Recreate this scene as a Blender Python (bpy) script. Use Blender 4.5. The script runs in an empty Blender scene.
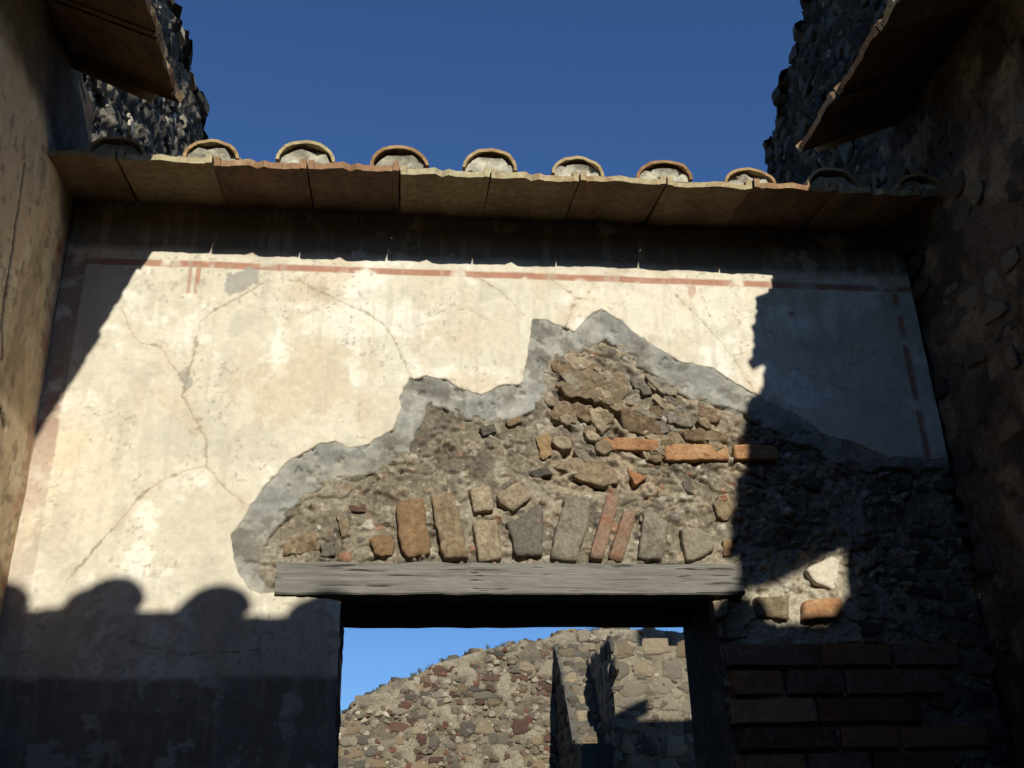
import bpy, math, random
import numpy as np
from mathutils import Vector, Matrix

random.seed(7)
rng = np.random.default_rng(7)
sc = bpy.context.scene

# ------------------------------------------------------------------ camera
# world: x right along the back wall, y away from the camera (back wall face at y=0), z up
CAMH, DIST = 1.6, 4.2
FPX, PITCH, YAW, ROLL = 1045.44, math.radians(25.1755), math.radians(7.0971), math.radians(1.6703)
cp, sp, cyw, syw = math.cos(PITCH), math.sin(PITCH), math.cos(YAW), math.sin(YAW)
fwd = np.array([syw*cp, cyw*cp, sp]); rgt = np.array([cyw, -syw, 0.0]); dwn = -np.cross(rgt, fwd)
cr, sr = math.cos(ROLL), math.sin(ROLL)
RR = np.array([cr*rgt + sr*dwn, -sr*rgt + cr*dwn, fwd])
cam_data = bpy.data.cameras.new('camera')
cam = bpy.data.objects.new('camera', cam_data)
sc.collection.objects.link(cam)
cam_data.sensor_width = 36.0
cam_data.lens = 36.0*FPX/1024.0
cam_data.clip_end = 2000.0
cam_data.clip_start = 0.05
cam.matrix_world = Matrix(((RR[0][0], -RR[1][0], -fwd[0], 0), (RR[0][1], -RR[1][1], -fwd[1], -DIST),
                           (RR[0][2], -RR[1][2], -fwd[2], CAMH), (0, 0, 0, 1)))
sc.camera = cam

# ------------------------------------------------------------------ light
SUN = Vector((-0.125, 1.0, -0.45)).normalized()           # direction the light travels
SUN_EL = math.asin(-SUN.z)
SUN_ROT = math.atan2(-SUN.x, -SUN.y)
world = bpy.data.worlds.new('World'); sc.world = world; world.use_nodes = True
wn = world.node_tree.nodes; wl = world.node_tree.links
sky = wn.new('ShaderNodeTexSky'); sky.sky_type = 'NISHITA'; sky.sun_disc = False
sky.sun_elevation = SUN_EL; sky.sun_rotation = SUN_ROT
sky.altitude = 50; sky.air_density = 1.0; sky.dust_density = 0.3; sky.ozone_density = 2.0
tint = wn.new('ShaderNodeVectorMath'); tint.operation = 'MULTIPLY'; tint.inputs[1].default_value = (0.66, 1.0, 1.50)   # deep clear winter blue, whole sky alike
wl.new(sky.outputs[0], tint.inputs[0]); wl.new(tint.outputs[0], wn['Background'].inputs[0]); wn['Background'].inputs[1].default_value = 0.072
sd = bpy.data.lights.new('sun', 'SUN'); sd.energy = 4.8; sd.angle = math.radians(0.53); sd.color = (1.0, 0.96, 0.86)
sun = bpy.data.objects.new('sun', sd); sc.collection.objects.link(sun)
sun.rotation_euler = SUN.to_track_quat('-Z', 'Y').to_euler()
sc.view_settings.view_transform = 'Standard'; sc.view_settings.look = 'None'
sc.view_settings.exposure = 0.0; sc.view_settings.gamma = 1.0
sc.cycles.use_denoising = True

# ------------------------------------------------------------------ helpers
def W(u, v, D=DIST):
    """point of the photograph -> (x, height above the camera) on a plane parallel to the back wall, D metres away"""
    c = RR.T @ np.array([(u-512)/FPX, (v-384)/FPX, 1.0])
    return (c[0]/c[1]*D, c[2]/c[1]*D)
def WS(u, v, X):
    """point of the photograph -> (y, z) on the plane x = X"""
    c = RR.T @ np.array([(u-512)/FPX, (v-384)/FPX, 1.0])
    s = X/c[0]
    return (c[1]*s - DIST, c[2]*s + CAMH)

def link(o, parent=None):
    sc.collection.objects.link(o)
    if parent is not None: o.parent = parent
    return o
def tag(o, label=None, cat=None, group=None, kind=None):
    if label: o['label'] = label
    if cat: o['category'] = cat
    if group: o['group'] = group
    if kind: o['kind'] = kind
    return o
def thing(name, loc, label, cat, group=None):
    o = bpy.data.objects.new(name, None); o.empty_display_size = 0.2
    o.location = loc; link(o)
    return tag(o, label, cat, group)
def obj(name, me, parent=None, M=None):
    """link a mesh object; M is its world matrix, parents are unrotated empties"""
    o = bpy.data.objects.new(name, me); link(o, parent)
    if M is None: M = Matrix.Identity(4)
    o.matrix_basis = Matrix.Translation(-chain(parent)) @ M
    return o
def chain(p):
    v = Vector((0, 0, 0))
    while p is not None:
        v = v + p.matrix_basis.translation; p = p.parent
    return v
def mesh(name, verts, faces, mat, smooth=False):
    me = bpy.data.meshes.new(name)
    me.from_pydata([tuple(map(float, v)) for v in verts], [], faces)
    if mat is not None: me.materials.append(mat)
    if smooth: me.shade_smooth()
    me.update()
    return me
def boxes(name, lst, mat):
    V, F = [], []
    for (x0, x1, y0, y1, z0, z1) in lst:
        b = len(V)
        V += [(x0, y0, z0), (x1, y0, z0), (x1, y1, z0), (x0, y1, z0), (x0, y0, z1), (x1, y0, z1), (x1, y1, z1), (x0, y1, z1)]
        F += [tuple(b+i for i in f) for f in ((3, 2, 1, 0), (4, 5, 6, 7), (0, 1, 5, 4), (1, 2, 6, 5), (2, 3, 7, 6), (3, 0, 4, 7))]
    return mesh(name, V, F, mat)

def hash2(ix, iy, seed):
    h = (ix.astype(np.int64)*374761393 + iy.astype(np.int64)*668265263 + seed*1274126177) & 0xffffffff
    h = ((h ^ (h >> 13))*1103515245) & 0xffffffff
    h = ((h ^ (h >> 16))*2246822519) & 0xffffffff
    return ((h ^ (h >> 15)) & 0xffff)/65535.0
def vnoise(x, y, seed=0):
    ix, iy = np.floor(x), np.floor(y); fx, fy = x-ix, y-iy
    fx = fx*fx*(3-2*fx); fy = fy*fy*(3-2*fy)
    a, b = hash2(ix, iy, seed), hash2(ix+1, iy, seed); c, d = hash2(ix, iy+1, seed), hash2(ix+1, iy+1, seed)
    return (a*(1-fx)+b*fx)*(1-fy) + (c*(1-fx)+d*fx)*fy
def fbm(x, y, seed=0, octv=4, gain=0.5):
    s, a, t = 0.0, 1.0, 0.0
    for i in range(octv):
        s = s + a*vnoise(x*2**i+17.3*i, y*2**i-9.1*i, seed+i); t += a; a *= gain
    return s/t
def sstep(a, b, x):
    t = np.clip((x-a)/(b-a), 0, 1); return t*t*(3-2*t)
def pl_dist(px, py, pts):
    d = np.full(px.shape, 1e9)
    for (x0, y0), (x1, y1) in zip(pts[:-1], pts[1:]):
        dx, dy = x1-x0, y1-y0; L = dx*dx+dy*dy+1e-12
        t = np.clip(((px-x0)*dx+(py-y0)*dy)/L, 0, 1)
        d = np.minimum(d, (px-x0-t*dx)**2+(py-y0-t*dy)**2)
    return np.sqrt(d)
def inside(px, py, poly):
    c = np.zeros(px.shape, bool); n = len(poly)
    for i in range(n):
        x0, y0 = poly[i]; x1, y1 = poly[(i+1) % n]
        if y0 == y1: continue
        c ^= ((y0 > py) != (y1 > py)) & (px < (x1-x0)*(py-y0)/(y1-y0)+x0)
    return c
def sdf(px, py, poly):
    d = pl_dist(px, py, list(poly)+[poly[0]])
    return np.where(inside(px, py, poly), d, -d)
def mixc(c, col, m):
    return c*(1-m[..., None]) + np.array(col)*m[..., None]

def grid_mesh(name, P, keep, mat, col=None):
    """P (nz,nx,3) points, keep (nz-1,nx-1) cells; smooth shaded sheet with a colour attribute"""
    nz, nx = P.shape[:2]
    idx = np.arange(nz*nx).reshape(nz, nx)
    q = np.stack([idx[:-1, :-1], idx[:-1, 1:], idx[1:, 1:], idx[1:, :-1]], -1)[keep]
    used = np.unique(q); remap = np.full(nz*nx, -1); remap[used] = np.arange(len(used)); q = remap[q]
    v = P.reshape(-1, 3)[used]
    me = bpy.data.meshes.new(name)
    me.vertices.add(len(v)); me.vertices.foreach_set('co', v.astype(np.float32).ravel())
    me.loops.add(q.size); me.loops.foreach_set('vertex_index', q.astype(np.int32).ravel())
    me.polygons.add(len(q)); me.polygons.foreach_set('loop_start', np.arange(0, q.size, 4, dtype=np.int32))
    me.polygons.foreach_set('loop_total', np.full(len(q), 4, dtype=np.int32))
    me.update(calc_edges=True)
    if col is not None:
        at = me.color_attributes.new('Col', 'FLOAT_COLOR', 'POINT')
        c = np.ones((len(v), 4), np.float32); c[:, :3] = col.reshape(-1, 3)[used]
        at.data.foreach_set('color', c.ravel())
    me.materials.append(mat); me.shade_smooth(); me.update()
    return me

# ------------------------------------------------------------------ materials
def material(name, cols=None, attr=False, scale=8.0, var=0.35, bump=0.3, bscale=60.0, rough=0.92, rand=True,
             speck=None, speck_scale=70.0, speck_at=0.70, stretch=None, bdist=0.01):
    """procedural: two or three base colours mixed by noise, per-object variation, fine grain, relief"""
    m = bpy.data.materials.new(name); m.use_nodes = True
    nt = m.node_tree; N = nt.nodes; L = nt.links; bs = N['Principled BSDF']
    bs.inputs['Roughness'].default_value = rough
    bs.inputs['Specular IOR Level'].default_value = 0.15
    tc = N.new('ShaderNodeTexCoord'); oi = N.new('ShaderNodeObjectInfo')
    mp = N.new('ShaderNodeMapping'); L.new(tc.outputs['Object'], mp.inputs[0])
    if stretch: mp.inputs['Scale'].default_value = stretch
    if rand:
        cb = N.new('ShaderNodeVectorMath'); cb.operation = 'SCALE'; cb.inputs[0].default_value = (37.0, 19.0, 53.0)
        L.new(oi.outputs['Random'], cb.inputs['Scale']); L.new(cb.outputs[0], mp.inputs['Location'])
    def noise(s, det=5.0, r=0.6):
        n = N.new('ShaderNodeTexNoise'); n.inputs['Scale'].default_value = s; n.inputs['Detail'].default_value = det
        n.inputs['Roughness'].default_value = r; L.new(mp.outputs[0], n.inputs['Vector']); return n
    n1 = noise(scale)
    if attr:
        a = N.new('ShaderNodeVertexColor'); a.layer_name = 'Col'; base = a.outputs[0]
    else:
        ramp = N.new('ShaderNodeValToRGB'); el = ramp.color_ramp.elements
        ps = np.linspace(0.30, 0.70, len(cols))
        el[0].position = ps[0]; el[0].color = (*cols[0], 1); el[1].position = ps[-1]; el[1].color = (*cols[-1], 1)
        for k in range(1, len(cols)-1):
            e = el.new(ps[k]); e.color = (*cols[k], 1)
        fac = n1.outputs['Fac']
        if rand:
            ad = N.new('ShaderNodeMath'); ad.operation = 'MULTIPLY_ADD'; L.new(oi.outputs['Random'], ad.inputs[0])
            ad.inputs[1].default_value = 0.5; L.new(n1.outputs['Fac'], ad.inputs[2])
            sb = N.new('ShaderNodeMath'); sb.operation = 'SUBTRACT'; L.new(ad.outputs[0], sb.inputs[0]); sb.inputs[1].default_value = 0.25
            fac = sb.outputs[0]
        L.new(fac, ramp.inputs[0]); base = ramp.outputs[0]
    n2 = noise(bscale, 6.0, 0.7)
    mr = N.new('ShaderNodeMapRange'); mr.inputs[1].default_value = 0.3; mr.inputs[2].default_value = 0.7
    mr.inputs[3].default_value = 1-var; mr.inputs[4].default_value = 1+var; L.new(n2.outputs['Fac'], mr.inputs[0])
    mu = N.new('ShaderNodeVectorMath'); mu.operation = 'SCALE'; L.new(base, mu.inputs[0]); L.new(mr.outputs[0], mu.inputs['Scale'])
    out = mu.outputs[0]
    if speck:
        vo = noise(speck_scale, 2.0, 0.5)
        r2 = N.new('ShaderNodeMapRange'); r2.inputs[1].default_value = speck_at; r2.inputs[2].default_value = speck_at+0.04
        L.new(vo.outputs['Fac'], r2.inputs[0])
        mx = N.new('ShaderNodeMix'); mx.data_type = 'RGBA'; L.new(r2.outputs[0], mx.inputs[0]); L.new(out, mx.inputs[6])
        mx.inputs[7].default_value = (*speck, 1); out = mx.outputs[2]
    L.new(out, bs.inputs['Base Color'])
    bp = N.new('ShaderNodeBump'); bp.inputs['Strength'].default_value = bump; bp.inputs['Distance'].default_value = bdist
    L.new(n2.outputs['Fac'], bp.inputs['Height']); L.new(bp.outputs[0], bs.inputs['Normal'])
    return m

M_PLASTER = material('painted_plaster', attr=True, var=0.07, bump=0.22, bscale=45, rand=False, bdist=0.006)
M_MORTAR = material('grey_cement', attr=True, var=0.16, bump=0.4, bscale=70, rand=False, bdist=0.006)
M_CORE = material('rubble_mortar', attr=True, var=0.45, bump=0.7, bscale=55, rand=False, speck=(0.42, 0.39, 0.32), speck_scale=55, speck_at=0.68, bdist=0.012)
M_CORE2 = material('unspecked_rubble_mortar', attr=True, var=0.45, bump=0.7, bscale=40, rand=False, bdist=0.015)  # rubble mortar without the pale specks
M_FINE = material('small_stones', attr=True, var=0.4, bump=0.5, bscale=60, rand=False)
M_EDGE = material('bleached_tile_edge', [(0.30, 0.17, 0.09), (0.40, 0.29, 0.155), (0.44, 0.38, 0.22)], scale=16, var=0.3, bump=0.4, bscale=40)
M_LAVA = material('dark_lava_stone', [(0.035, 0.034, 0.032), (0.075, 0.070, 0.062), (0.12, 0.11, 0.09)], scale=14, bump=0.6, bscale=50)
M_GREY = material('grey_tuff', [(0.14, 0.12, 0.09), (0.23, 0.20, 0.15), (0.27, 0.23, 0.165)], scale=22, var=0.35, bump=0.8, bscale=70)
M_DGREY = material('dark_grey_tuff', [(0.085, 0.074, 0.06), (0.15, 0.13, 0.10)], scale=22, var=0.35, bump=0.8, bscale=70)
M_TAN = material('tan_tuff', [(0.19, 0.145, 0.09), (0.29, 0.23, 0.15), (0.35, 0.285, 0.19)], scale=26, var=0.4, bump=0.9, bscale=60)
M_OCHRE = material('ochre_tuff', [(0.20, 0.125, 0.065), (0.30, 0.20, 0.10)], scale=24, var=0.35, bump=0.7, bscale=50)
M_BROWN = material('brown_tuff', [(0.13, 0.09, 0.052), (0.21, 0.15, 0.09), (0.26, 0.20, 0.13)], scale=26, var=0.45, bump=0.8, bscale=50)
M_PALE = material('pale_limestone', [(0.42, 0.37, 0.27), (0.58, 0.52, 0.40)], scale=14, var=0.25, bump=0.5, bscale=60)
M_BRICK = material('orange_brick', [(0.29, 0.14, 0.065), (0.37, 0.20, 0.095), (0.41, 0.27, 0.15)], scale=16, var=0.35, bump=0.6, bscale=60)
M_RED = material('red_brick', [(0.19, 0.085, 0.05), (0.26, 0.125, 0.075), (0.24, 0.16, 0.11)], scale=16, var=0.35, bump=0.6, bscale=60)
M_SCORIA = material('red_scoria', [(0.08, 0.048, 0.037), (0.135, 0.078, 0.055)], scale=14, var=0.3, bump=0.6, bscale=40)
M_TILE = material('terracotta_tile', [(0.085, 0.052, 0.034), (0.13, 0.08, 0.048), (0.165, 0.122, 0.07)], scale=4, var=0.35, bump=0.45, bscale=30)
M_COVER = material('lichened_cover_tile', [(0.30, 0.17, 0.08), (0.40, 0.27, 0.13), (0.42, 0.33, 0.17)], scale=6, var=0.3, bump=0.35, bscale=40)
M_BED = material('pale_bedding_mortar', [(0.34, 0.31, 0.23), (0.56, 0.52, 0.40)], scale=10, var=0.3, bump=0.7, bscale=40)
M_WOOD = material('weathered_timber', [(0.12, 0.11, 0.092), (0.20, 0.187, 0.162), (0.255, 0.242, 0.212)], scale=9, var=0.25, bump=0.8, bscale=40, stretch=(0.25, 5, 6), bdist=0.005, rand=False, speck=(0.055, 0.048, 0.04), speck_scale=15, speck_at=0.605)
M_DWOOD = material('dark_timber', [(0.05, 0.04, 0.03), (0.09, 0.07, 0.05)], scale=7, var=0.2, bump=0.4, bscale=30, stretch=(0.5, 8, 8))
M_RUIN = material('ruin_mortar', [(0.15, 0.125, 0.085), (0.23, 0.195, 0.135), (0.29, 0.25, 0.18)], scale=5, var=0.4, bump=0.8, bscale=22, rand=False, bdist=0.03)
M_DRUIN = material('dark_ruin_mortar', [(0.07, 0.06, 0.045), (0.13, 0.11, 0.085)], scale=5, var=0.4, bump=0.8, bscale=22, rand=False, bdist=0.03)
M_GROUND = material('beaten_earth', [(0.13, 0.10, 0.07), (0.20, 0.165, 0.115)], scale=2, var=0.3, bump=0.5, bscale=30, rand=False)
M_WEED = material('dry_weed', [(0.06, 0.07, 0.03), (0.10, 0.10, 0.05)], scale=5, var=0.2, bump=0.0)

# ------------------------------------------------------------------ ground
g = obj('ground', mesh('ground', [(-400, -400, 0), (400, -400, 0), (400, 400, 0), (-400, 400, 0)], [(0, 1, 2, 3)], M_GROUND))
tag(g, kind='structure')

# ------------------------------------------------------------------ stones
def stone_mesh(name, poly, front, mat, back=0.05, inset=0.16, rough=0.10, n=11, seed=0, dome=False):
    """a broken stone: outline in (u, w), front face at -front along y, rounded arris, uneven face"""
    r = random.Random(seed)
    P = np.array(poly, float); k = len(P)
    L = [np.hypot(*(P[(i+1) % k]-P[i])) for i in range(k)]; tot = sum(L)
    pts = []
    for i in range(k):
        m = max(1, round(n*L[i]/tot))
        for j in range(m):
            pts.append(P[i]+(P[(i+1) % k]-P[i])*j/m)
    pts = np.array(pts); c = pts.mean(0); size = math.sqrt(abs(tot))*0.5; sz = tot/4
    pts += np.array([[r.uniform(-1, 1), r.uniform(-1, 1)] for _ in pts])*sz*rough*0.35
    m = len(pts); V = []; F = []
    tilt = (r.uniform(-.25, .25), r.uniform(-.25, .25))
    rings = ((1.0, back), (1.0, -front*0.25), (1-inset, -front*.80), (0.5, -front*1.04)) if dome else ((1.0, back), (1.0, -front*0.55), (1-inset, -front), (0.5-inset/2, -front*1.04))
    for ring, (sc_, y) in enumerate(rings):
        for p in pts:
            d = p-c
            q = c+d*sc_
            yy = y
            if ring: yy += r.uniform(-1, 1)*sz*rough*0.30 + (d[0]*tilt[0]+d[1]*tilt[1])*min(front/sz, 0.5)
            V.append((q[0], yy, q[1]))
    V.append((c[0], -front*1.0+r.uniform(-1, 1)*sz*rough*0.25, c[1]))
    for ring in range(3):
        for i in range(m):
            a, b = ring*m+i, ring*m+(i+1) % m
            F.append((a, b, b+m, a+m))
    for i in range(m): F.append((3*m+i, 3*m+(i+1) % m, 4*m))
    me = mesh(name, V, F, mat, smooth=not dome)
    if not dome: me.set_sharp_from_angle(angle=math.radians(38))
    return me
def rand_poly(seed, blocky=0.5):
    r = random.Random(seed); k = r.choice((5, 6, 7, 8)); out = []
    off = r.uniform(0, 6.28)
    for i in range(k):
        a = off+2*math.pi*(i+r.uniform(-.25, .25))/k
        e = 1/max(abs(math.cos(a)), abs(math.sin(a)))
        rad = 0.5*((1-blocky)+blocky*e)*r.uniform(0.86, 1.05)
        out.append((rad*math.cos(a), rad*math.sin(a)))
    return out
ROCKS = {}
def rocks(mat, blocky=0.6):
    k = (mat.name, blocky)
    if k not in ROCKS:
        ROCKS[k] = [stone_mesh('stone', rand_poly(i*13+5, blocky), 0.36, mat, back=0.4, inset=0.18, rough=0.34, n=9, seed=i*7+1, dome=True) for i in range(10)]
    return ROCKS[k]
def frame(u, n, origin):
    """matrix whose local x is u, local -y is the outward normal n, local z is up"""
    u = Vector(u).normalized(); n = Vector(n).normalized(); w = u.cross(-n)
    return Matrix(((u.x, -n.x, w.x, origin[0]), (u.y, -n.y, w.y, origin[1]), (u.z, -n.z, w.z, origin[2]), (0, 0, 0, 1)))
def rubble_face(parent, Fm, u0, u1, w0, w1, ok, mats, hr=(0.09, 0.16), wr=(0.10, 0.26), seed=0, proud=1.0, fill=0.93, drop=0.06, deep=0.0, tip=0.0):
    """lay courses of separate stones on a face given by the frame Fm"""
    r = random.Random(seed); w = w0; cnt = 0
    while w < w1:
        h = r.uniform(*hr); u = u0+r.uniform(-.1, 0)
        while u < u1:
            l = r.uniform(*wr)
            uc, wc = u+l/2, w+h/2+r.uniform(-.015, .015)
            u += l
            if not ok(uc, wc) or r.random() < drop: continue
            mt = r.choices([m for m, _ in mats], [p for _, p in mats])[0]
            me = r.choice(rocks(mt))
            s = Matrix.Diagonal((l*fill*(1 if r.random() < .5 else -1), min(l, h)*proud*r.uniform(.45, .8), h*fill*r.uniform(.85, 1.05), 1))
            obj('stone', me, parent, Fm @ Matrix.Translation((uc, r.uniform(-deep, deep), wc)) @ Matrix.Rotation(r.uniform(-.12, .12), 4, 'Y') @ Matrix.Rotation(r.uniform(-tip, tip), 4, 'Z') @ s)
            cnt += 1
        w += h
    return cnt

def fine_rubble(parent, Fm, n, u0, u1, w0, w1, ok, cols, size=(.03, .08), seed=0, proud=.6):
    """the small stones between the larger ones, too small to pick apart: one part"""
    r = random.Random(seed); V = []; F = []; C = []
    A = np.array(Fm)
    base = []
    for k in range(8):
        me = rocks(M_GREY)[k]; co = np.array([v.co[:] for v in me.vertices]); base.append((co, [tuple(p.vertices) for p in me.polygons]))
    tries = 0; done = 0; nv = 0
    while done < n and tries < n*12:
        tries += 1
        u, w = r.uniform(u0, u1), r.uniform(w0, w1)
        if not ok(u, w): continue
        co, fs = base[r.randrange(8)]; l = r.uniform(*size); hgt = l*r.uniform(.5, .95); a = r.uniform(-.5, .5)
        q = co*np.array([l, min(l, hgt)*proud*r.uniform(.5, 1.1), hgt])
        q = np.stack([q[:, 0]*math.cos(a)-q[:, 2]*math.sin(a)+u, q[:, 1]+r.uniform(-.01, .012), q[:, 0]*math.sin(a)+q[:, 2]*math.cos(a)+w], -1)
        V.append(q @ A[:3, :3].T+A[:3, 3]); F += [tuple(i+nv for i in f) for f in fs]; nv += len(q)
        c = np.array(r.choices([c_ for c_, _ in cols], [p for _, p in cols])[0])*r.uniform(.75, 1.25); C.append(np.tile(np.append(c, 1), (len(q), 1)))
        done += 1
    me = mesh('fine_rubble', np.concatenate(V), F, M_FINE)
    at = me.color_attributes.new('Col', 'FLOAT_COLOR', 'POINT'); at.data.foreach_set('color', np.concatenate(C).astype(np.float32).ravel())
    o = obj('fine_rubble', me, parent); o['kind'] = 'stuff'
    return o

# ------------------------------------------------------------------ back wall
XL, XR = -1.48, 2.515
TOP = 2.88                       # top of the wall above the camera
JL, JR = -0.19, 1.36             # door jambs
LB, LT = 1.035, 1.166            # lintel, above the camera
back = thing('plastered_wall', (0.5, 0.3, 0), 'cream plastered wall with broken plaster and bare rubble above a timber door lintel', 'wall')

px_outer = [(335, 601), (299, 597), (276, 591), (252, 593), (242, 580), (233, 557), (232, 535), (240.5, 522), (258, 496), (273, 479), (290, 460), (320, 445),
    (337, 443), (349, 448), (372, 443), (393, 429), (403, 408), (400, 397), (410, 377.6), (425, 375), (448, 380), (466, 391),
    (481, 395), (498, 388), (520, 382), (524, 376), (528, 355), (534, 320), (547, 320), (565, 328), (574, 331), (588, 317),
    (599, 309), (618, 320), (644, 341), (682, 361), (714, 370), (738, 385), (758, 397), (791, 414), (826, 435), (864, 447), (888, 457), (950, 459)]
outer = [W(*p) for p in px_outer]
hole = [(JL+.03, -1.7)] + [(JL+.03, 1.0)] + outer + [(2.75, outer[-1][1]-0.01), (2.75, -1.7)]
px_inner = [(300, 600), (264, 585), (263, 560), (270, 534), (290, 510), (310, 490), (328, 480), (358, 474), (381, 466), (407, 449), (422, 423), (428, 402), (446, 408), (469, 419),
    (498, 421), (533, 408), (547, 385), (553, 356), (577, 353), (597, 344), (606, 338), (624, 352), (650, 366), (682, 392), (708, 400),
    (738, 408), (760, 418), (790, 436), (826, 452), (870, 466), (960, 472)]
inner = [(JL+.1, -1.7)] + [W(*p) for p in px_inner] + [(2.75, 1.58), (2.75, -1.7)]

# fine grid
xs = np.arange(XL, XR+0.003, 0.0055)
hs = np.concatenate([np.arange(-CAMH, 0.2, 0.04), np.arange(0.2, TOP+0.003, 0.0055)])
GX, GH = np.meshgrid(xs, hs)
wx = GX + 0.022*(fbm(GX*22, GH*22, 3, 3)-.5) + 0.016*(fbm(GX*7, GH*7, 33, 2)-.5); wh = GH + 0.022*(fbm(GX*22, GH*22, 4, 3)-.5) + 0.016*(fbm(GX*7, GH*7, 34, 2)-.5)
S_out = sdf(wx, wh, hole); S_in = sdf(wx, wh, inner) + .07*(fbm(GX*8, GH*8, 36, 4, .6)-.5)*sstep(.02, .06, S_out) 

# plaster: own colours (paint, stains, cracks, patches) and eave shade painted at the top
n_big = fbm(GX*2.3, GH*2.3, 11, 6, .58); n_mid = fbm(GX*6, GH*6, 12, 6, .60); n_fin = fbm(GX*38, GH*38, 13, 3); n_str = fbm(GX*9, GH*2.2, 14, 4)
col = np.ones(GX.shape+(3,))*np.array([0.64, 0.585, 0.45])
col = mixc(col, (0.78, 0.735, 0.61), sstep(.50, .60, n_mid*.6+n_big*.4))            # whiter skim where the surface survives
col = mixc(col, (0.61, 0.50, 0.35), 0.6*sstep(.53, .68, fbm(GX*3.1+5, GH*3.1, 21, 7, .62)))   # warm worn undercoat
col = mixc(col, (0.50, 0.45, 0.35), 0.6*sstep(.56, .68, fbm(GX*4.5, GH*4.5+3, 22, 7, .62)))    # grey staining
col = mixc(col, (0.56, 0.46, 0.33), 0.35*sstep(.55, .7, n_str))
for (u, v, rx, ry, c, k) in ((300, 378, 62, 42, (0.57, 0.46, 0.31), .75), (460, 335, 40, 26, (0.60, 0.51, 0.37), .6), (190, 430, 36, 30, (0.50, 0.46, 0.37), .6),
                             (360, 318, 70, 22, (0.82, 0.77, 0.64), .7), (650, 305, 90, 30, (0.80, 0.74, 0.60), .6), (215, 520, 50, 34, (0.55, 0.48, 0.36), .5),
                             (80, 470, 40, 60, (0.72, 0.62, 0.45), .6), (250, 450, 30, 24, (0.52, 0.47, 0.37), .55), (120, 590, 120, 16, (0.60, 0.54, 0.43), .5)):
    x, h = W(u, v); d = np.sqrt(((GX-x)/(rx*.0046))**2+((GH-h)/(ry*.0046))**2) + 1.5*(n_mid-.5) + 1.1*(fbm(GX*16, GH*16, 23, 5, .65)-.5)
    col = mixc(col, c, k*.8*sstep(1.15, .75, d))
wear = fbm(GX*14, GH*14, 31, 4)
RED = (0.38, 0.14, 0.075)
def paint(m, c, lo=.36, hi=.56, k=.72):
    global col
    col = mixc(col, c, k*m*sstep(lo, hi, wear))
def band(v, a, b, e=.003): return sstep(a-e, a+e, v)*sstep(b+e, b-e, v)
wj = 0.006*(fbm(GX*5, GH*5, 35, 2)-.5)
paint(band(GH+wj, 2.536, 2.570), (0.34, 0.115, 0.06), .22, .46, .80)
paint((band(GX+wj, -.938, -.922, .002)+band(GX+wj, -.905, -.885, .002))*band(GH, 2.40, 2.535), RED, .26, .5, .7)
paint(band(GX+wj, 1.38, 1.42)*band(GH, 2.42, 2.532), RED, .45, .62, .5)
paint(band(GX+wj, 1.865, 1.91)*band(GH, 2.38, 2.532), RED, .3, .5, .8)
paint(band(GX+wj, -1.55, -1.385)*band(GH, .7, 2.60), (0.25, 0.115, 0.085), .30, .5, .30+.35*sstep(1.4, 1.9, GH))
paint(band(GX+wj, 2.405, 2.435)*band(GH, 1.66, 2.53), RED, .35, .5, .8)
col = mixc(col, (0.13, 0.115, 0.10), .75*sstep(.735, .70, GH+.02*(n_mid-.5)))       # dark dado
col = mixc(col, (0.14, 0.105, 0.07), .85*sstep(2.60, 2.66, GH+.05*(n_mid-.5)))     # eave shade painted as a dark brown wall top
# cement patches
for pts in ([(226, 274), (238, 270), (262, 270), (258, 282), (240, 292), (230, 298), (225, 290)], [(181, 374), (190, 372), (191, 384), (184, 392), (180, 384)]):
    d = sdf(wx+.07*(fbm(GX*18, GH*18, 47, 4, .6)-.5), wh+.07*(fbm(GX*18, GH*18, 48, 4, .6)-.5), [W(*p) for p in pts]); col = mixc(col, (0.33, 0.315, 0.265), .85*sstep(-.006, .006, d))
crack = np.full(GX.shape, 1e9)
CR = [([(262, 284), (240, 297), (218, 308), (201, 322), (195, 350), (187, 375), (183, 397), (196, 422), (205, 440), (206, 466), (222, 486), (243, 503)], 1.2),
      ([(205, 466), (185, 471), (160, 482), (142, 495), (126, 515), (100, 543), (65, 582)], .8),
      ([(122, 308), (130, 330), (140, 343), (160, 347), (172, 366), (185, 385)], .7),
      ([(300, 281), (330, 297), (365, 312), (385, 326), (400, 352), (410, 376)], .9),
      ([(460, 270), (485, 282), (505, 296), (524, 316)], .55), ([(545, 275), (575, 298), (566, 327)], .7), ([(600, 300), (575, 298)], .5),
      ([(676, 296), (700, 318), (722, 345), (738, 366), (752, 388)], .75), ([(700, 290), (712, 322)], .4), ([(425, 318), (448, 309), (472, 311), (492, 322)], .5),
      ([(770, 330), (800, 372), (850, 392)], .5), ([(120, 640), (180, 655), (260, 650)], .5)]
jx = GX + .016*(fbm(GX*30, GH*30, 41, 3)-.5); jh = GH + .016*(fbm(GX*30, GH*30, 42, 3)-.5)
for pts, k in CR: crack = np.minimum(crack, pl_dist(jx, jh, [W(*p) for p in pts])/k)
ck = sstep(.0050, .0016, crack/(.30+1.0*fbm(GX*11, GH*11, 43, 3)))
col = mixc(col, (0.24, 0.175, 0.11), .62*ck)
col = mixc(col, (0.50, 0.39, 0.25), .30*sstep(.05, .008, crack)*sstep(.45, .6, n_mid))
pit = sstep(.80, .85, fbm(GX*34, GH*34, 51, 2))*sstep(.45, .6, n_mid); col = mixc(col, (0.36, 0.29, 0.20), .3*pit)
flake = sstep(.60, .64, fbm(GX*11+7, GH*11, 52, 5, .62))*sstep(.48, .58, n_big)
col = mixc(col, (0.70, 0.66, 0.55), .45*flake)
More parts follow.
